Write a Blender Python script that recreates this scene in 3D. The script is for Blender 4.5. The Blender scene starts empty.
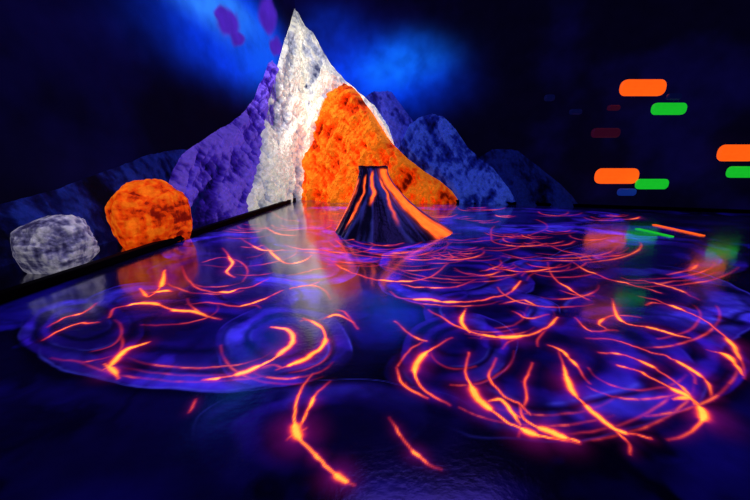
import bpy, math, numpy as np
from mathutils import Vector
sc=bpy.context.scene
try:
    sc.view_settings.view_transform='Standard'; sc.view_settings.look='None'
except Exception as e: print(e)
rng=np.random.default_rng(7)
# ---------------------------------------------------------------- camera calibration
F=340.0; P=math.atan(0.2636); CP,SP=math.cos(P),math.sin(P); H=1.0
def ray(px,py):
    u=(px-375)/F; v=(250-py)/F
    return np.array([u, CP+v*SP, -SP+v*CP])
def fpt(px,py):
    d=ray(px,py); t=-H/d[2]; return np.array([d[0]*t,d[1]*t])
C=np.array([-1.98,9.67])
dL=np.array([-1.72,-6.67]); dL/=np.linalg.norm(dL)
dR=np.array([7.06,-2.30]); dR/=np.linalg.norm(dR)
nL=np.array([-dL[1],dL[0]]); nL*= 1 if nL[0]>0 else -1
nR=np.array([-dR[1],dR[0]]); nR*= 1 if nR[1]<0 else -1
def wpt(px,py,w):
    d=ray(px,py); D=dL if w=='L' else dR
    A=np.array([[d[0],-D[0]],[d[1],-D[1]]]); t,s=np.linalg.solve(A,C)
    return (-s if w=='L' else s), H+d[2]*t
def lin(*c):
    return np.array([((x/255+0.055)/1.055)**2.4 if x>10 else x/255/12.92 for x in c])
# ---------------------------------------------------------------- numpy noise
TAB=rng.random((256,256))
def vn(x,y,sd=0):
    x=np.asarray(x,float)+sd*17.31; y=np.asarray(y,float)+sd*9.77
    xi=np.floor(x).astype(int); yi=np.floor(y).astype(int); fx=x-xi; fy=y-yi
    fx=fx*fx*(3-2*fx); fy=fy*fy*(3-2*fy)
    a=TAB[xi&255,yi&255]; b=TAB[(xi+1)&255,yi&255]; c=TAB[xi&255,(yi+1)&255]; d=TAB[(xi+1)&255,(yi+1)&255]
    return (a*(1-fx)+b*fx)*(1-fy)+(c*(1-fx)+d*fx)*fy
def fbm(x,y,o=4,sd=0):
    r=0;a=1;t=0
    for i in range(o):
        r=r+a*vn(x*2**i,y*2**i,sd+i*3); t+=a; a*=.5
    return r/t
def ridged(x,y,o=4,sd=0):
    r=0;a=1;t=0
    for i in range(o):
        r=r+a*(1-np.abs(2*vn(x*2**i,y*2**i,sd+i*3)-1)); t+=a; a*=.5
    return r/t
def ss(a,b,x):
    t=np.clip((x-a)/(b-a),0,1); return t*t*(3-2*t)
def mixc(c,col,m):
    return c*(1-m[...,None])+np.asarray(col)*m[...,None]
# ---------------------------------------------------------------- mesh helpers
def link(ob,parent=None):
    sc.collection.objects.link(ob)
    if parent: ob.parent=parent
    return ob
def grid_mesh(name,X,Y,Z,mat,col=None,emi=None,wrap=False,smooth=True,parent=None):
    n,m=X.shape
    me=bpy.data.meshes.new(name)
    co=np.stack([X,Y,Z],-1).reshape(-1,3)
    i,j=np.meshgrid(np.arange(n-1),np.arange(m if wrap else m-1),indexing='ij')
    j2=(j+1)%m
    q=np.stack([i*m+j,i*m+j2,(i+1)*m+j2,(i+1)*m+j],-1).reshape(-1,4)
    me.vertices.add(len(co)); me.vertices.foreach_set('co',co.ravel())
    me.loops.add(q.size); me.loops.foreach_set('vertex_index',q.ravel().astype(np.int32))
    me.polygons.add(len(q)); me.polygons.foreach_set('loop_start',np.arange(0,q.size,4,dtype=np.int32))
    me.update(calc_edges=True)
    me.polygons.foreach_set('use_smooth',np.full(len(q),smooth))
    for nm,c in (('Col',col),('Emi',emi)):
        if c is not None:
            a=me.color_attributes.new(nm,'FLOAT_COLOR','POINT')
            cc=np.ones((len(co),4)); cc[:,:3]=c.reshape(-1,3); a.data.foreach_set('color',cc.ravel())
    me.materials.append(mat)
    return link(bpy.data.objects.new(name,me),parent)
def box_between(name,a,b,w,h,mat,z0=0,parent=None,bev=0.008):
    a=np.array(a);b=np.array(b);d=(b-a)/np.linalg.norm(b-a);n=np.array([-d[1],d[0]])*w/2
    vs=[(*(p+s*n),z) for z in (z0,z0+h) for p,s in ((a,-1),(b,-1),(b,1),(a,1))]
    fs=[(3,2,1,0),(4,5,6,7),(0,1,5,4),(1,2,6,5),(2,3,7,6),(3,0,4,7)]
    me=bpy.data.meshes.new(name); me.from_pydata([tuple(map(float,v)) for v in vs],[],fs); me.materials.append(mat)
    ob=link(bpy.data.objects.new(name,me),parent)
    if bev:
        m=ob.modifiers.new('b','BEVEL'); m.width=bev; m.segments=2
    return ob
# ---------------------------------------------------------------- materials
def paint(name,rough=.6,spec=.3,nscale=30,nlo=.7,nhi=1.2,bump=.2,bscale=60,attr=True,base=(.01,.01,.02),emi=(0,0,0),coat=0,bdist=.01):
    m=bpy.data.materials.new(name); m.use_nodes=True; nt=m.node_tree; N=nt.nodes; L=nt.links
    b=N['Principled BSDF']; b.inputs['Roughness'].default_value=rough; b.inputs['Specular IOR Level'].default_value=spec
    b.inputs['Coat Weight'].default_value=coat; b.inputs['Coat Roughness'].default_value=.09
    tc=N.new('ShaderNodeTexCoord'); no=N.new('ShaderNodeTexNoise'); no.inputs['Scale'].default_value=nscale; no.inputs['Detail'].default_value=5
    L.new(tc.outputs['Object'],no.inputs['Vector'])
    mr=N.new('ShaderNodeMapRange'); mr.inputs['From Min'].default_value=.3; mr.inputs['From Max'].default_value=.7
    mr.inputs['To Min'].default_value=nlo; mr.inputs['To Max'].default_value=nhi; L.new(no.outputs['Fac'],mr.inputs['Value'])
    for an,inp,dc in (('Col','Base Color',base),('Emi','Emission Color',emi)):
        v=N.new('ShaderNodeVectorMath'); v.operation='SCALE'
        if attr:
            a=N.new('ShaderNodeAttribute'); a.attribute_name=an; L.new(a.outputs['Color'],v.inputs[0])
        else: v.inputs[0].default_value=dc
        L.new(mr.outputs['Result'],v.inputs['Scale']); L.new(v.outputs['Vector'],b.inputs[inp])
    b.inputs['Emission Strength'].default_value=1
    if bump:
        n2=N.new('ShaderNodeTexNoise'); n2.inputs['Scale'].default_value=bscale; n2.inputs['Detail'].default_value=4
        L.new(tc.outputs['Object'],n2.inputs['Vector'])
        bp=N.new('ShaderNodeBump'); bp.inputs['Strength'].default_value=bump; bp.inputs['Distance'].default_value=bdist
        L.new(n2.outputs['Fac'],bp.inputs['Height']); L.new(bp.outputs['Normal'],b.inputs['Normal'])
    return m
M_rock=paint('fluorescent_rock_paint',rough=.85,spec=.1,nscale=14,nlo=.72,nhi=1.2,bump=.8,bscale=20,bdist=.05)
M_wall=paint('mural_wall_paint',rough=.9,spec=.05,nscale=3,nlo=.8,nhi=1.15,bump=.05)
M_floor=paint('glossy_lava_floor_paint',rough=.16,spec=.9,nscale=9,nlo=.75,nhi=1.2,bump=.10,bscale=38,bdist=.01,coat=.65)
M_dark=paint('black_wall_paint',rough=.85,spec=.1,attr=False,base=(.002,.002,.006),bump=.05)
M_trim=paint('black_curb_paint',rough=.7,spec=.05,attr=False,base=(.0006,.0005,.003),bump=.1)
M_volc=paint('volcano_paint',rough=.3,spec=.5,nscale=12,nlo=.85,nhi=1.2,bump=.5,bscale=25,bdist=.02)

# ---------------------------------------------------------------- lava curves on the floor
xs=np.concatenate([np.arange(-4.6,-3.2,.03),np.arange(-3.2,-2.4,.012),np.arange(-2.4,2.4,.0062),np.arange(2.4,4.0,.012),np.arange(4.0,9.6,.024)])
ys=[-2.5]
while ys[-1]<12.0:
    y=ys[-1]; ys.append(y+(.06 if y<.45 else .0030+.0032*y))
ys=np.array(ys)
GY,GX=np.meshgrid(ys,xs,indexing='ij')
core=np.zeros_like(GX); hot=np.zeros_like(GX); glow=np.zeros_like(GX)
def catmull(pts,step):
    pts=np.array(pts,float)
    if len(pts)<3: pts=np.array([pts[0],(pts[0]+pts[-1])/2,pts[-1]])
    Pp=np.vstack([2*pts[0]-pts[1],pts,2*pts[-1]-pts[-2]]); out=[]
    for k in range(1,len(Pp)-2):
        p0,p1,p2,p3=Pp[k-1:k+3]; n=max(3,int(np.linalg.norm(p2-p1)/step))
        for t in np.linspace(0,1,n,endpoint=False):
            out.append(.5*((2*p1)+(-p0+p2)*t+(2*p0-5*p1+4*p2-p3)*t*t+(-p0+3*p1-3*p2+p3)*t**3))
    out.append(pts[-1]); return np.array(out)
def stamp(px_pts,w=2.0,b=1.0,spur=.5,jit=2.0,taper=True):
    q=catmull(px_pts,2.0)
    sd=rng.random()*200; k=np.arange(len(q))*.8
    q=q+ (np.stack([fbm(k*.2+sd,k*0+sd,4),fbm(k*.2+sd+50,k*0+sd,4)],-1)-.5)*2.2*jit*np.array([1.3,.9])
    n=len(q); kk=np.arange(n); ends=np.clip(np.minimum(kk,n-1-kk)/(.22*n+1),0,1) if taper else np.ones(n)
    kn=ss(.38,.74,fbm(k*.16+sd,k*0+3,3))
    wid=w*(.35+.65*ends)*(.42+.95*kn**2); br=b*(.5+.5*ends)*(.8+.4*kn)
    fp=np.array([fpt(*p) for p in q])
    for a in range(n-1):
        p,r=fp[a],fp[a+1]; dist=math.hypot(p[0],p[1],H); mpp=dist/F
        ww=max(wid[a]*mpp*.88,.0032+.0021*p[1]); dim=min(1,(wid[a]*mpp/ww)**.7); R=ww*8+.03
        x0,x1=np.searchsorted(xs,[min(p[0],r[0])-R,max(p[0],r[0])+R]); y0,y1=np.searchsorted(ys,[min(p[1],r[1])-R,max(p[1],r[1])+R])
        if x1<=x0 or y1<=y0: continue
        gx=GX[y0:y1,x0:x1]; gy=GY[y0:y1,x0:x1]; d=r-p; L2=d@d+1e-12
        t=np.clip(((gx-p[0])*d[0]+(gy-p[1])*d[1])/L2,0,1); dd=np.hypot(gx-p[0]-t*d[0],gy-p[1]-t*d[1])
        s=(slice(y0,y1),slice(x0,x1)); B=br[a]*dim
        core[s]=np.maximum(core[s],B*np.exp(-(dd/ww)**2))
        hot[s]=np.maximum(hot[s],B*min(1.6,wid[a]/1.35)*np.exp(-(dd/(ww*.66))**2))
        glow[s]=np.maximum(glow[s],B*np.exp(-dd/(ww*2.1))*np.clip((R-dd)/(R*.5),0,1))
    if spur:
        for a in range(4,n-3):
            if rng.random()<spur*.04*(.2+1.5*kn[a]):
                t=q[a+1]-q[a]; t/=np.linalg.norm(t)+1e-9; sg=rng.choice([-1,1]); nrm=np.array([-t[1],t[0]])*sg; t=t*rng.choice([-1,1])
                Ln=rng.uniform(8,22)*(.4+ (q[a][1]-200)/220)
                e1=q[a]+nrm*Ln*.10+t*Ln*.5; e2=q[a]+nrm*Ln*.3*[1,.7]+t*Ln*.95; e3=q[a]+nrm*Ln*.65*[1,.7]+t*Ln*1.2
                stamp([q[a],e1,e2,e3],w*.4,b*.7,0,jit*.5)
V=[ # (points,width,brightness)
 ([(312,374),(301,388),(295,408),(296,430),(308,447),(325,465),(340,478),(355,485)],3.4,1.2),
 ([(330,381),(317,393),(308,410),(297,432)],1.8,.9),([(286,440),(297,433),(306,428)],2.4,1.1),
 ([(390,417),(400,434),(412,449),(428,463),(441,470)],1.8,.75),([(195,399),(189,412)],1.6,.8),
 ([(203,380),(230,376),(260,366),(283,352),(293,340),(288,330),(272,327)],2.5,1.15),
 ([(276,370),(300,360),(318,350),(326,338),(320,325),(304,318)],2.7,1.15),
 ([(318,321),(333,315),(350,320),(359,329)],1.8,.8),
 ([(44,340),(58,332),(78,324),(97,322)],2.6,1.1),([(48,327),(62,318),(84,313),(96,303)],1.8,.9),
 ([(102,371),(112,365),(120,355),(130,347),(149,342)],2.3,1.0),([(106,364),(113,370),(118,379)],2,1),
 ([(109,318),(114,309),(130,305),(150,303),(172,309),(196,312),(221,320)],2,.9),
 ([(140,288),(150,296),(160,286),(166,270)],1.8,1.0),([(146,294),(158,291),(172,292)],2,1),
 ([(182,266),(190,282),(207,291),(230,291),(252,286),(268,279)],1.8,.9),
 ([(203,262),(222,257),(240,262),(247,272),(243,281)],1.5,.7),
 ([(186,304),(210,303),(238,306),(262,300),(282,291)],1.5,.8),
 ([(222,247),(232,262),(226,272),(234,277)],1.6,.9),([(262,244),(283,262),(300,262),(312,255)],1.5,.8),
 ([(240,238),(262,250),(292,250)],1.4,.8),([(262,226),(280,234),(300,236)],1.2,.6),
 ([(287,276),(312,270),(330,268)],1.4,.7),([(330,300),(324,290),(310,286),(290,289)],1.5,.7),
 ([(333,262),(350,272),(375,279),(405,281),(432,276),(449,263)],1.7,.9),
 ([(390,291),(401,298),(430,300),(460,302),(490,299),(511,291),(521,281)],2.1,1.0),
 ([(402,284),(425,288),(450,288),(476,280)],1.4,.8),([(455,270),(480,275),(500,272)],1.2,.7),
 ([(428,309),(445,320),(465,330),(490,336),(520,336),(545,329),(557,317)],2.4,1.1),
 ([(466,309),(462,320),(470,332)],1.8,.9),([(512,312),(530,318),(548,314)],1.6,.9),([(500,305),(520,301),(540,306)],1.2,.6),
 ([(395,321),(408,333),(426,341)],1.8,.7),([(452,338),(428,352),(415,366),(418,382),(432,395),(449,405)],2.5,1.1),
 ([(396,368),(402,383),(418,393),(428,398)],2.8,1.2),([(426,341),(410,350),(398,366)],1.6,.8),
 ([(468,352),(466,372),(474,392),(492,411),(515,426),(545,437),(579,443)],3.0,1.25),
 ([(496,358),(490,375),(500,392),(519,404),(530,414)],2.3,1.0),([(519,404),(523,418),(545,430),(578,441)],2.9,1.25),
 ([(533,362),(525,380),(528,398),(521,410)],1.9,.9),([(486,402),(500,400),(512,412),(520,424)],1.6,.9),
 ([(560,352),(565,372),(575,395),(596,414),(618,430),(650,438)],2.3,1.0),
 ([(548,345),(560,349),(572,360),(590,384)],1.5,.75),
 ([(667,441),(690,432),(704,417),(694,402),(672,388),(640,372),(618,366)],2.5,1.05),
 ([(672,399),(690,398),(703,410)],2.4,1.0),([(600,352),(630,357),(662,372),(684,390),(696,405)],1.7,.8),
 ([(587,338),(612,340),(645,350),(680,362),(705,380),(712,400)],1.8,.8),
 ([(612,299),(620,320),(650,328),(690,338)],1.7,.7),([(640,296),(668,304),(700,318),(728,340),(742,362),(744,378)],1.8,.75),
 ([(708,350),(728,356),(743,374)],2.4,1.0),([(574,262),(590,272),(620,282),(660,292)],1.4,.6),
 ([(548,262),(552,276),(572,290),(588,300)],1.5,.7),([(560,290),(580,296),(592,296)],1.6,.8),
 ([(606,330),(600,322),(615,315),(640,318)],1.5,.7),([(575,318),(590,330),(618,330)],1.4,.6),
 ([(622,278),(650,282),(680,290),(700,300)],1.2,.5),([(530,240),(560,250),(600,258)],1.1,.55),
 ([(270,212),(285,220),(300,222)],1,.5),
]
for pts,w,b in V: stamp(pts,w*1.02,b*1.05,.5,1.7)
lobes=[(430,226,130,18),(330,222,70,16),(520,222,110,14),(230,250,75,18),(560,245,90,20),(300,240,60,15),(390,245,75,18),
 (650,262,100,26),(215,275,68,24),(300,268,60,20),(460,262,85,22),(560,285,80,28),(640,315,125,50),(455,283,80,25),(160,306,75,24),
 (255,300,75,26),(490,315,72,26),(195,345,165,46),(80,330,65,34),(640,360,110,60),(545,382,165,66),(285,345,72,42),(345,440,160,62),(460,350,60,38)]
for (cx,cy,rx,ry) in lobes:      # thin continuous rope veins following the lobes
    if ry<18 or cy>395: continue
    for f in (.93,.8,.66,.5):
        if rng.random()<.4: continue
        a0=rng.uniform(-.6,1.2); span=rng.uniform(1.2,2.4)
        th=np.linspace(a0,a0+span,10)
        stamp([(cx+rx*f*math.cos(t)*.97,cy+ry*f*math.sin(t)*(1.0 if math.sin(t)>0 else .85)) for t in th],rng.uniform(.65,1.0),rng.uniform(.28,.55),.15,1.2)
smalls=[]
for _ in range(75):
    py=rng.uniform(205,268); px=rng.uniform(235,610) if py>222 else rng.uniform(300,640)
    smalls.append((px,py))
for px,py in smalls:
    sz=(py-190)/60.0; rx=rng.uniform(12,30)*(.5+.7*sz); ry=rx*.26*(.6+sz*.4)
    a0=rng.uniform(-.2,.9); a1=rng.uniform(1.8,3.4)
    for f in ((1.0,) if rng.random()<.5 else (1.0,.62)):
        th=np.linspace(a0,a1,7)
        stamp([(px+rx*f*math.cos(t),py+ry*f*math.sin(t)) for t in th],rng.uniform(.7,1.0)*f,rng.uniform(.45,.9),.3,.7)
for k in range(5):
    rx=20+k*11; ry=5+k*4.2
    stamp([(378+k*3+rx*math.cos(t),236+ry*math.sin(t)) for t in np.linspace(.3,2.9,8)],1.0,.8,.3,.8)
# ---------------------------------------------------------------- painted flow lobes
nz1=fbm(GX*1.1,GY*1.1,4,3); nz2=fbm(GX*4,GY*4,4,9); nz3=ridged(GX*.9+nz2,GY*1.3,4,20); nz4=fbm(GX*9,GY*9,3,33)
E=np.zeros(GX.shape+(3,)); E[:]=lin(7,3,60)
E=mixc(E,lin(22,12,145),ss(.45,.72,nz1))
E=mixc(E,lin(2,1,26),ss(.5,.76,nz3))
for li,(cx,cy,rx,ry) in enumerate(lobes):
    Lp,Rp,Tp,Bp=fpt(cx-rx,cy),fpt(cx+rx,cy),fpt(cx,cy-ry),fpt(cx,cy+ry)
    c=(Tp+Bp)/2; A=np.column_stack([(Rp-Lp)/2,(Tp-Bp)/2]); Ai=np.linalg.inv(A)
    R=1.4*max(np.linalg.norm(A[:,0]),np.linalg.norm(A[:,1]))+.1
    x0,x1=np.searchsorted(xs,[c[0]-R,c[0]+R]); y0,y1=np.searchsorted(ys,[c[1]-R,c[1]+R]); s=(slice(y0,y1),slice(x0,x1))
    gx=GX[s]-c[0]; gy=GY[s]-c[1]; u=Ai[0,0]*gx+Ai[0,1]*gy; v=Ai[1,0]*gx+Ai[1,1]*gy
    ang=np.arctan2(v,u); near=cy>395
    q=np.hypot(u,v)*(1+.28*(nz1[s]-.5)+.09*(nz2[s]-.5)+.025*np.sin(5*ang+li))
    ph=q*19+4*nz1[s]+li+1.0*ang*(1 if li%2 else -1)
    rope=.5+.5*np.sin(ph); groove=np.exp(-((np.mod(ph,2*math.pi)-math.pi*1.5)/.7)**2); crest=np.exp(-((np.mod(ph+1.2,2*math.pi)-math.pi*1.5)/.32)**2)
    front=ss(.7,-.6,v/np.maximum(q,.2)); side=.5+.5*np.sin(ang*1.0+li*1.7+2.5*(nz1[s]-.5))
    dark=.4 if near else 1.0; g_=.0 if near else 1.0
    inner=mixc(np.zeros(gx.shape+(3,))+lin(9,4,76),lin(54,24,212),ss(.1,.9,q)*ss(.3,.65,nz2[s]*.6+.4*rope)*dark*(.3+.7*side))
    inner=mixc(inner,lin(66,54,255),.85*dark*ss(.4,.8,q)*ss(1.0,.84,q)*ss(.4,.85,side)*ss(.35,.6,nz2[s]))
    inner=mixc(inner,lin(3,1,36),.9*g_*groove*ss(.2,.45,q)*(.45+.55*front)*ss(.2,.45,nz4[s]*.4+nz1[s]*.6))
    inner=mixc(inner,lin(80,76,250),.5*dark*crest*ss(.35,.6,q)*front*ss(.45,.6,nz2[s]))
    inner=mixc(inner,lin(3,1,30),.75*ss(.52,.82,nz3[s]))
    vis=ss(.25,.6,fbm(np.cos(ang)*1.6+li*3.1,np.sin(ang)*1.6+li*1.7,3,60))*(.6 if near else 1)
    Ee=E[s]; out=ss(1.0,.965 if not near else .8,q)*(.12+.88*np.maximum(vis,ss(1,.6,q)))
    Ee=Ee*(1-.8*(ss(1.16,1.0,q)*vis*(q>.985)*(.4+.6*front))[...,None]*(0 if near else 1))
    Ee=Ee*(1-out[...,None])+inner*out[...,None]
    rim=np.exp(-((q-.972)/.009)**2)*ss(.55,1,side)*vis*(.5 if near else .45)
    Ee=mixc(Ee,lin(60,60,215),np.clip(rim,0,1)); E[s]=Ee
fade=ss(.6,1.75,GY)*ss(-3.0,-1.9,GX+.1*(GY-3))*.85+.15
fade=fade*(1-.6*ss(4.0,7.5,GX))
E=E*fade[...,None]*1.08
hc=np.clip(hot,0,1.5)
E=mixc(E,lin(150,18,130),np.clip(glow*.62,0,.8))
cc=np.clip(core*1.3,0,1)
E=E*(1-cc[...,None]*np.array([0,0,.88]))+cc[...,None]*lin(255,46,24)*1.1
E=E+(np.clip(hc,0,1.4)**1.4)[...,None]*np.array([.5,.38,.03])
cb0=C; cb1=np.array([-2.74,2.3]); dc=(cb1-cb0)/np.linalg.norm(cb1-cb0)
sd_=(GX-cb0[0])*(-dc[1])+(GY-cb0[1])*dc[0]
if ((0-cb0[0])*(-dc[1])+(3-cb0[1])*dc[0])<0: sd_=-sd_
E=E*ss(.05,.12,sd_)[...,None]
Cb=np.clip(E*.4,0,1)+np.array([.002,.001,.01])
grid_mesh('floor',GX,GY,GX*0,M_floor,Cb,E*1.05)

# ---------------------------------------------------------------- walls with mural sky
HW=5.7
def sp(S):
    S=np.asarray(S)[...,None]; return np.where(S<0,C-S*dL,C+S*dR)
def gauss(S,Z,w,c,a,b,p=1.0):
    c=np.array(wpt(*c,w));a=np.array(wpt(*a,w))-c;b=np.array(wpt(*b,w))-c
    Ai=np.linalg.inv(np.column_stack([a,b])); u=Ai[0,0]*(S-c[0])+Ai[0,1]*(Z-c[1]); v=Ai[1,0]*(S-c[0])+Ai[1,1]*(Z-c[1])
    return np.exp(-(u*u+v*v)**p)
def wall(name,w,s0,s1):
    S,Z=np.meshgrid(np.arange(s0,s1+.01,.03),np.linspace(0,HW,190),indexing='ij')
    n=fbm(S*.8,Z*.8,5,4); n2=fbm(S*1.5+1.5*n,Z*1.5,4,8)
    E=np.zeros(S.shape+(3,))+lin(3,2,20)
    E=mixc(E,lin(6,4,46),ss(.45,.8,n))
    W_=.35*(n-.5)
    if w=='L':
        g=gauss(S+W_,Z+W_,'L',(236,34),(280,66),(254,4),1.5); E=mixc(E,lin(6,52,220),np.clip(g*1.8*(.25+1.2*n2),0,1))
        g=gauss(S+W_,Z+W_,'L',(216,8),(258,40),(226,-6),1.3); E=mixc(E,lin(44,125,250),np.clip(g*2.0*(.1+n2),0,1))
        g=gauss(S,Z,'L',(262,55),(282,82),(270,34)); E=mixc(E,lin(14,90,245),np.clip(g*1.8*n2,0,1))
        for c,a,b in (((229,22),(237,36),(237,12)),((237,40),(243,46),(241,34)),((268,16),(275,28),(273,6)),((222,12),(226,20),(228,8)),((276,46),(280,56),(280,42))):
            g=gauss(S+.25*(n2-.5),Z+.4*(n2-.5),'L',c,a,b,3.5); E=mixc(E,lin(72,34,180),np.clip(g*1.1,0,1))
    else:
        g=gauss(S+W_,Z+W_,'R',(378,74),(436,80),(380,40),1.3); E=mixc(E,lin(4,54,235),np.clip(g*1.7*(.25+1.1*n2),0,1))
        g=gauss(S,Z,'R',(338,38),(370,45),(338,14)); E=mixc(E,lin(6,40,175),np.clip(g*1.1*(.2+n2),0,1))
        g=gauss(S,Z,'R',(396,66),(430,64),(400,46)); E=mixc(E,lin(16,115,255),np.clip(g*1.8*(.1+n2),0,1))
    XY=sp(S)
    grid_mesh(name,XY[...,0],XY[...,1],Z,M_wall,np.clip(E*.2,0,1),E*.98)
wall('wall_back','R',0.0,11.6)
wall('wall_left','L',-12.6,-1e-6)
pB=C+dR*11.6; pA=C+dL*12.6
def quad(name,vs,mat):
    me=bpy.data.meshes.new(name); me.from_pydata([tuple(map(float,v)) for v in vs],[],[(0,1,2,3)]); me.materials.append(mat); return link(bpy.data.objects.new(name,me))
pD=np.array([pB[0]-2.6,-2.5])
quad('wall_right',[(*pB,0),(*pD,0),(*pD,HW),(*pB,HW)],M_dark)
quad('wall_front',[(*pA,0),(*pD,0),(*pD,HW),(*pA,HW)],M_dark)
quad('ceiling',[(*C,HW),(*pB,HW),(*pD,HW),(*pA,HW)],M_dark)
box_between('trim_left',C+dc*.2,C+dc*11.5,.09,.07,M_trim)
box_between('trim_back',C+dR*.15+nR*.06,C+dR*11.5+nR*.06,.08,.07,M_trim)

# ---------------------------------------------------------------- relief mountains
OUT={}
def mountain(name,left,right,c_lo,c_hi,c_dk,depth0,k,amp,emi,sd,ns=320,nt=260,fs=3.0,jag=.03,shear=.25,front=(),bulge=0,smooth=False,lo=.3,hi=.8):
    pts=np.array([wpt(*p,'L') for p in left]+[wpt(*p,'R') for p in right]); pts=pts[np.argsort(pts[:,0])]
    S=np.linspace(pts[0,0],pts[-1,0],ns); R=np.interp(S,pts[:,0],np.maximum(pts[:,1],0.0))
    R=np.maximum(R+jag*R*(ridged(S*5,S*0+sd,4,sd)-.6),.02); OUT[name]=(S,R)
    T=np.linspace(0,1,nt); SS,TT=np.meshgrid(S,T,indexing='ij'); RR=np.repeat(R[:,None],nt,1); ZZ=RR*TT
    xx=SS*fs+shear*ZZ*fs; g=ridged(xx,ZZ*fs*.35,5,sd); g2=fbm(xx*2.5,ZZ*fs*1.1,4,sd+5)
    g3=ridged(SS*fs*1.5+ZZ*fs*1.1,ZZ*fs*.6-SS*fs*.5,3,sd+9)
    g4=fbm(SS*14+ZZ*9,ZZ*7-SS*5,3,sd+15)
    edge=ss(0,.12,(1-TT)*RR)*ss(0,.25,RR)
    gap=np.maximum(RR-ZZ,0)
    d=(depth0+k*gap+bulge*np.sqrt(gap/(gap+.5))+amp*(g-.55)*1.6+amp*.8*(g3-.6)+amp*.5*(g2-.5)+amp*.18*(g4-.5))*(.15+.85*edge)
    d=np.maximum(d,.012)
    for f in front:
        Sf,Rf=OUT[f]; rf=np.interp(SS,Sf,Rf,left=-1,right=-1); d=np.minimum(d,.012+np.maximum(d-.012,0)*ss(-.02,.25,ZZ-rf))
    ap=lambda a:np.concatenate([a,a[:,-1:]],1)
    d=np.concatenate([d,np.full((ns,1),.0)],1); ZZ,SS,g,g2,g3,g4=map(ap,(ZZ,SS,g,g2,g3,g4))
    wL=ss(.35,-.35,SS)[...,None]; nn=nL*wL+nR*(1-wL); nn/=np.linalg.norm(nn,axis=-1,keepdims=True)
    XY=sp(SS)+nn*d[...,None]
    m=ss(lo,hi,g*.38+g2*.17+g3*.25+g4*.25)
    col=mixc(np.zeros(SS.shape+(3,))+c_dk,c_lo,ss(.0,.5,m)); col=mixc(col,c_hi,ss(.45,1.0,m))
    grid_mesh(name,XY[...,0],XY[...,1],ZZ,M_rock,np.clip(col,0,1),col*emi,smooth=smooth)
mountain('orange_mountain',[],[(304,199),(307,180),(311,160),(317,140),(323,120),(331,102),(338,90),(344,83),(351,86),(360,96),(371,111),(382,128),(393,144),(407,158),(424,171),(440,181),(452,191),(460,203)],
   lin(246,70,4),lin(255,130,24),lin(100,12,4),.12,.12,.36,.48,71,ns=420,nt=360,fs=2.5,shear=-.45,bulge=.38,lo=.38,hi=.74)
mountain('white_mountain',[(242,214),(249,182),(257,150),(265,112),(273,82),(283,46),(290,24),(294.5,9)],[(298,12),(305,27),(313,32),(320,46),(332,66),(345,80),(360,93),(375,106),(388,125),(396,150),(400,198)],
   lin(180,184,202),lin(255,250,232),lin(56,62,104),.05,.055,.24,.40,21,ns=460,nt=460,fs=2.4,shear=-.35,jag=.02,front=('orange_mountain',),lo=.35,hi=.72)
mountain('purple_mountain',[(157,234),(163,205),(170,172),(180,156),(192,146),(205,139),(218,130),(230,124),(244,112),(254,100),(259,86),(263,78),(268,64),(272,60),(276,66),(281,100),(287,160),(290,190)],[],
   lin(62,34,178),lin(124,92,238),lin(20,9,84),.04,.06,.20,.38,11,ns=480,nt=340,fs=2.2,shear=-.8,front=('white_mountain',),lo=.39,hi=.72)
mountain('distant_mountain_range',[(-60,222),(-30,210),(0,204),(30,196),(60,188),(90,176),(120,166),(150,154),(175,150),(200,150),(225,160)],[],
   lin(9,13,76),lin(26,42,140),lin(3,3,26),.02,.02,.08,.30,31,fs=1.6,ns=420,front=('purple_mountain',),lo=.4,hi=.75)
mountain('blue_mountain.001',[],[(385,190),(398,150),(410,124),(420,118),(432,113),(442,116),(455,128),(468,148),(480,158),(493,168),(510,190),(516,202)],
   lin(20,34,145),lin(62,92,225),lin(5,5,42),.08,.05,.16,.32,51,fs=2.0,front=('orange_mountain',),shear=-.5,lo=.38,hi=.75)
mountain('blue_mountain',[],[(352,150),(362,100),(372,93),(383,90),(392,93),(401,105),(412,120),(424,140),(440,165),(452,200)],
   lin(26,30,145),lin(66,76,215),lin(6,6,46),.03,.05,.12,.32,41,fs=2.0,front=('orange_mountain','white_mountain','blue_mountain.001'),lo=.38,hi=.75)
mountain('blue_mountain.002',[],[(455,200),(470,168),(480,157),(492,150),(505,149),(518,151),(530,160),(545,172),(560,184),(572,196),(578,204)],
   lin(8,13,70),lin(20,34,120),lin(3,3,26),.05,.05,.12,.22,61,fs=2.0,front=('blue_mountain.001',),lo=.38,hi=.75)

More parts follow.
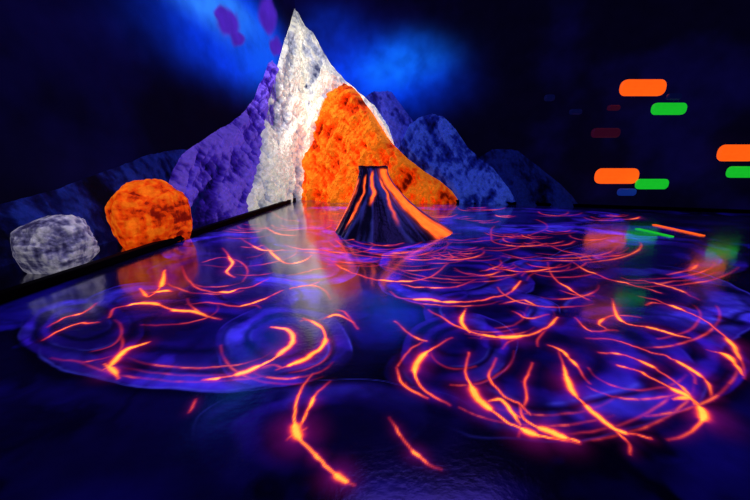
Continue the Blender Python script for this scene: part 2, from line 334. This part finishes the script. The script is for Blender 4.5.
# ---------------------------------------------------------------- boulders
def boulder(name,loc,rad,c_lo,c_hi,c_dk,emi,sd,flat=.84):
    r2=np.random.default_rng(sd)
    n,m=190,300
    th=np.linspace(0,math.pi,n)[:,None]+np.zeros((1,m)); ph=np.linspace(0,2*math.pi,m,endpoint=False)[None,:]+np.zeros((n,1))
    x=np.sin(th)*np.cos(ph); y=np.sin(th)*np.sin(ph); z=np.cos(th)
    def tri(f,fn,s): return (fn(x*f+7,y*f+3,4,s)+fn(y*f+5,z*f+9,4,s+2)+fn(z*f+1,x*f+4,4,s+4))/3
    a=tri(1.3,fbm,sd); b=tri(2.4,ridged,sd+7); c=tri(3.7,fbm,sd+13); e=tri(9,fbm,sd+23)
    r=1.05+.7*(a-.5)+.16*(b-.6)+.38*(c-.5)+.12*(e-.5)
    for _ in range(13):
        v=r2.normal(size=3)*[1,1,.8]; v/=np.linalg.norm(v); dd=x*v[0]+y*v[1]+z*v[2]; lim=r2.uniform(flat,.97)
        r=np.where(dd*r>lim,r*.25+.75*lim/np.maximum(dd,.3),r)
    X=x*r*rad[0];Y=y*r*rad[1];Z=np.maximum(z*r*rad[2],-.66*rad[2])
    Z=Z-Z.min()
    mm=ss(.4,.64,b*.2+c*.3+e*.5); col=mixc(np.zeros(x.shape+(3,))+c_dk,c_lo,ss(0,.5,mm)); col=mixc(col,c_hi,ss(.4,1,mm))
    ob=grid_mesh(name,X,Y,Z,M_rock,np.clip(col,0,1),col*emi,wrap=True,smooth=True); ob.location=loc; return ob
boulder('boulder',(-3.05,3.16,0),(.29,.34,.29),lin(120,116,165),lin(215,210,232),lin(56,50,98),.24,5)
boulder('boulder.001',(-2.79,4.28,0),(.38,.58,.42),lin(240,66,4),lin(255,112,16),lin(130,18,4),.6,12)

# ---------------------------------------------------------------- volcano
def volcano():
    root=bpy.data.objects.new('volcano',None); link(root)
    n,m=170,300
    t=np.linspace(0,1,n)[:,None]+np.zeros((1,m)); a=np.linspace(-math.pi,math.pi,m,endpoint=False)[None,:]+np.zeros((n,1))
    ca,sa=np.cos(a),np.sin(a)
    gul=(ridged(ca*2.2+3,sa*2.2+t*.8,4,81)+ridged(ca*4+9,sa*4+t,3,84))/2
    rb=.86+.18*np.cos(a+.35); rt=.19
    r=rt+(rb-rt)*(1-t)**(1.6+.3*ca)+(gul-.6)*.20*(1-t*.8)+.02*ss(.9,1,t)
    h=.93+.008*np.sin(3*a)
    cx=.10*(1-t)+(-.03)*t; cy=5.0+.05*t
    X=cx+r*ca; Y=cy+r*sa*.92; Z=h*t-.01
    em=np.zeros(X.shape+(3,))+lin(5,3,24); em=mixc(em,lin(56,56,165),ss(.68,.85,gul)*.45)
    wob=(fbm(t*5,a*0,3,90)-.5)
    def strip(a0,a1,w0,w1,b,lo=0,hi=1.05):
        ac=a0+(a1-a0)*(1-t)+wob*.35; w=w0+(w1-w0)*(1-t)
        return b*np.exp(-((a-ac)/w)**2)*ss(lo-.08,lo+.08,t)*ss(hi+.05,hi-.05,t)
    lav=strip(-.80,-.36,.30,.19,2.0,0,.97)+strip(-.45,-.68,.08,.07,1.1,.0,.6)+strip(-2.75,-2.95,.22,.10,1.5,0,.8)+strip(-1.62,-1.85,.08,.035,1.1,.5,.9)+strip(-2.05,-2.35,.07,.04,.9,.15,.85)+strip(-1.2,-1.2,.06,.03,.8,.25,.8)
    lav=lav*(.65+.7*ss(.35,.7,fbm(a*4,t*7,3,95)))
    em=mixc(em,lin(150,10,36),np.clip(lav*1.3,0,1)); em=em+np.clip(lav,0,1.25)[...,None]**1.3*lin(255,100,12)*1.3
    em=mixc(em,lin(6,2,18),ss(.955,.975,t)*.9)
    grid_mesh('cone',X,Y,Z,M_volc,np.clip(em*.2,0,1)+.002,em*1.0,wrap=True,parent=root)
    k=40; tt=np.linspace(0,1,k)[:,None]+np.zeros((1,m)); a2=a[:k]
    rr=(r[-1][None,:])*(1-tt)+.02*tt; Xc=-.03+rr*np.cos(a2); Yc=5.05+rr*np.sin(a2)*.92; Zc=Z[-1][None,:]-.22*np.sin(tt*math.pi/2)
    ec=np.zeros(Xc.shape+(3,))+lin(20,4,30); ec=mixc(ec,lin(255,80,20),ss(.5,1,tt))
    grid_mesh('crater',Xc,Yc,Zc,M_volc,ec*.5,ec*.7,wrap=True,parent=root)
volcano()

# ---------------------------------------------------------------- glowing blocks on the dark wall
def glowmat(name,c,s):
    m=bpy.data.materials.new(name); m.use_nodes=True; nt=m.node_tree; b=nt.nodes['Principled BSDF']
    b.inputs['Base Color'].default_value=(*np.clip(c*.5,0,1),1); b.inputs['Roughness'].default_value=.5
    no=nt.nodes.new('ShaderNodeTexNoise'); no.inputs['Scale'].default_value=6
    mx=nt.nodes.new('ShaderNodeMix'); mx.data_type='RGBA'; mx.inputs[6].default_value=(*(c*.75),1); mx.inputs[7].default_value=(*c,1)
    nt.links.new(no.outputs['Fac'],mx.inputs[0]); nt.links.new(mx.outputs[2],b.inputs['Emission Color']); b.inputs['Emission Strength'].default_value=s
    return m
GO=glowmat('glow_orange',lin(255,92,16),1.2); GG=glowmat('glow_green',lin(22,195,42),1.0); GR=glowmat('glow_dim_red',lin(70,12,44),.4); GB=glowmat('glow_dim_blue',lin(10,20,80),.35); GB2=glowmat('glow_blue',lin(20,50,150),.6)
def block(i,px,py,w,h,mat):
    import bmesh
    Sc,Zc=wpt(px,py,'R'); wp=C+dR*Sc
    k=1-.2/np.linalg.norm(wp); ctr=wp*k; Zc=H+(Zc-H)*k; dist=ctr[1]*CP+(1-Zc)*SP
    W=w/F*dist; Hh=h/F*dist; r=Hh*.42; dep=.06
    tx=np.array([1.0,0.0]); nv=np.array([0,-1.0])
    bm=bmesh.new(); ring=[]
    for cxs,cys,a0 in ((1,1,0),(-1,1,90),(-1,-1,180),(1,-1,270)):
        for j in range(7):
            an=math.radians(a0+15*j); ring.append((cxs*(W/2-r)+r*math.cos(an),cys*(Hh/2-r)+r*math.sin(an)))
    layers=[]
    for off,ins in ((0,0),(dep*.7,0),(dep,.02)):
        vs=[]
        for x,z in ring:
            fx=1-ins/(W/2); fz=1-ins/(Hh/2); p=ctr+tx*x*fx+nv*off; vs.append(bm.verts.new((p[0],p[1],Zc+z*fz)))
        layers.append(vs)
    nn=len(ring)
    for A,B in zip(layers,layers[1:]):
        for j in range(nn): bm.faces.new((A[j],A[(j+1)%nn],B[(j+1)%nn],B[j]))
    bm.faces.new(layers[-1]); bm.faces.new(layers[0][::-1])
    for sx in (-W*.2,W*.2):
        p=ctr+tx*sx; sw=(p-C)@dR; q=C+dR*sw+nR*.004
        v=[bm.verts.new((a[0]+o,a[1],Zc+zz)) for a in (p,q) for o,zz in ((-.01,-.01),(.01,-.01),(.01,.01),(-.01,.01))]
        for j in range(4): bm.faces.new((v[j],v[(j+1)%4],v[4+(j+1)%4],v[4+j]))
    me=bpy.data.meshes.new('glow_panel'); bm.to_mesh(me); bm.free(); me.materials.append(mat)
    link(bpy.data.objects.new('glow_panel' if i==0 else 'glow_panel.%03d'%i,me))
for i,b in enumerate([(642,88,45,15,GO),(668,109,34,11,GG),(605,133,28,9,GR),(616,176,43,15,GO),(651,184,32,10,GG),(626,192,18,7,GB2),(736,153,38,16,GO),(742,172,32,11,GG),
    (549,98,10,6,GB),(575,112,12,5,GB),(613,108,12,5,GR),(673,97,14,6,GB)]): block(i,*b)
def strip(name,a,b,mat):
    box_between(name,fpt(*a),fpt(*b),.07,.012,mat,z0=.001,bev=.005)
strip('floor_marker_strip',(637,229),(672,237),GG); strip('floor_marker_strip.001',(654,225),(703,236),GO)

# ---------------------------------------------------------------- lights
def area(name,loc,tgt,size,e,c,spread=180):
    l=bpy.data.lights.new(name,'AREA'); l.energy=e; l.color=c; l.size=size; l.spread=math.radians(spread)
    o=link(bpy.data.objects.new(name,l)); o.location=loc; o.rotation_euler=(Vector(tgt)-Vector(loc)).to_track_quat('-Z','Y').to_euler(); return o
def spot(name,loc,tgt,e,c,ang,blend=.6,r=.15):
    l=bpy.data.lights.new(name,'SPOT'); l.energy=e; l.color=c; l.spot_size=math.radians(ang); l.spot_blend=blend; l.shadow_soft_size=r
    o=link(bpy.data.objects.new(name,l)); o.location=loc; o.rotation_euler=(Vector(tgt)-Vector(loc)).to_track_quat('-Z','Y').to_euler(); return o
area('blacklight_ceiling',(1.0,4.0,5.5),(1.0,4.5,0),3.0,55,(.16,.09,1))
spot('mountain_spot',(-2.9,5.6,5.3),(-1.9,9.4,2.2),460,(1,.97,.92),58)
spot('orange_spot',(-2.2,6.4,4.4),(-.9,9.1,1.2),330,(1,.9,.85),46)
spot('boulder_spot',(-1.3,2.6,3.2),(-2.95,3.8,.3),120,(1,.95,1),40)
w=bpy.data.worlds.new('World'); sc.world=w; w.use_nodes=True; w.node_tree.nodes['Background'].inputs[0].default_value=(.002,.003,.02,1); w.node_tree.nodes['Background'].inputs[1].default_value=.3
cam=bpy.data.cameras.new('Camera'); cam.sensor_width=36; cam.lens=F/750*36; cam.clip_start=.02
co=link(bpy.data.objects.new('Camera',cam)); co.location=(0,0,H); co.rotation_euler=(math.pi/2-P,0,0); sc.camera=co
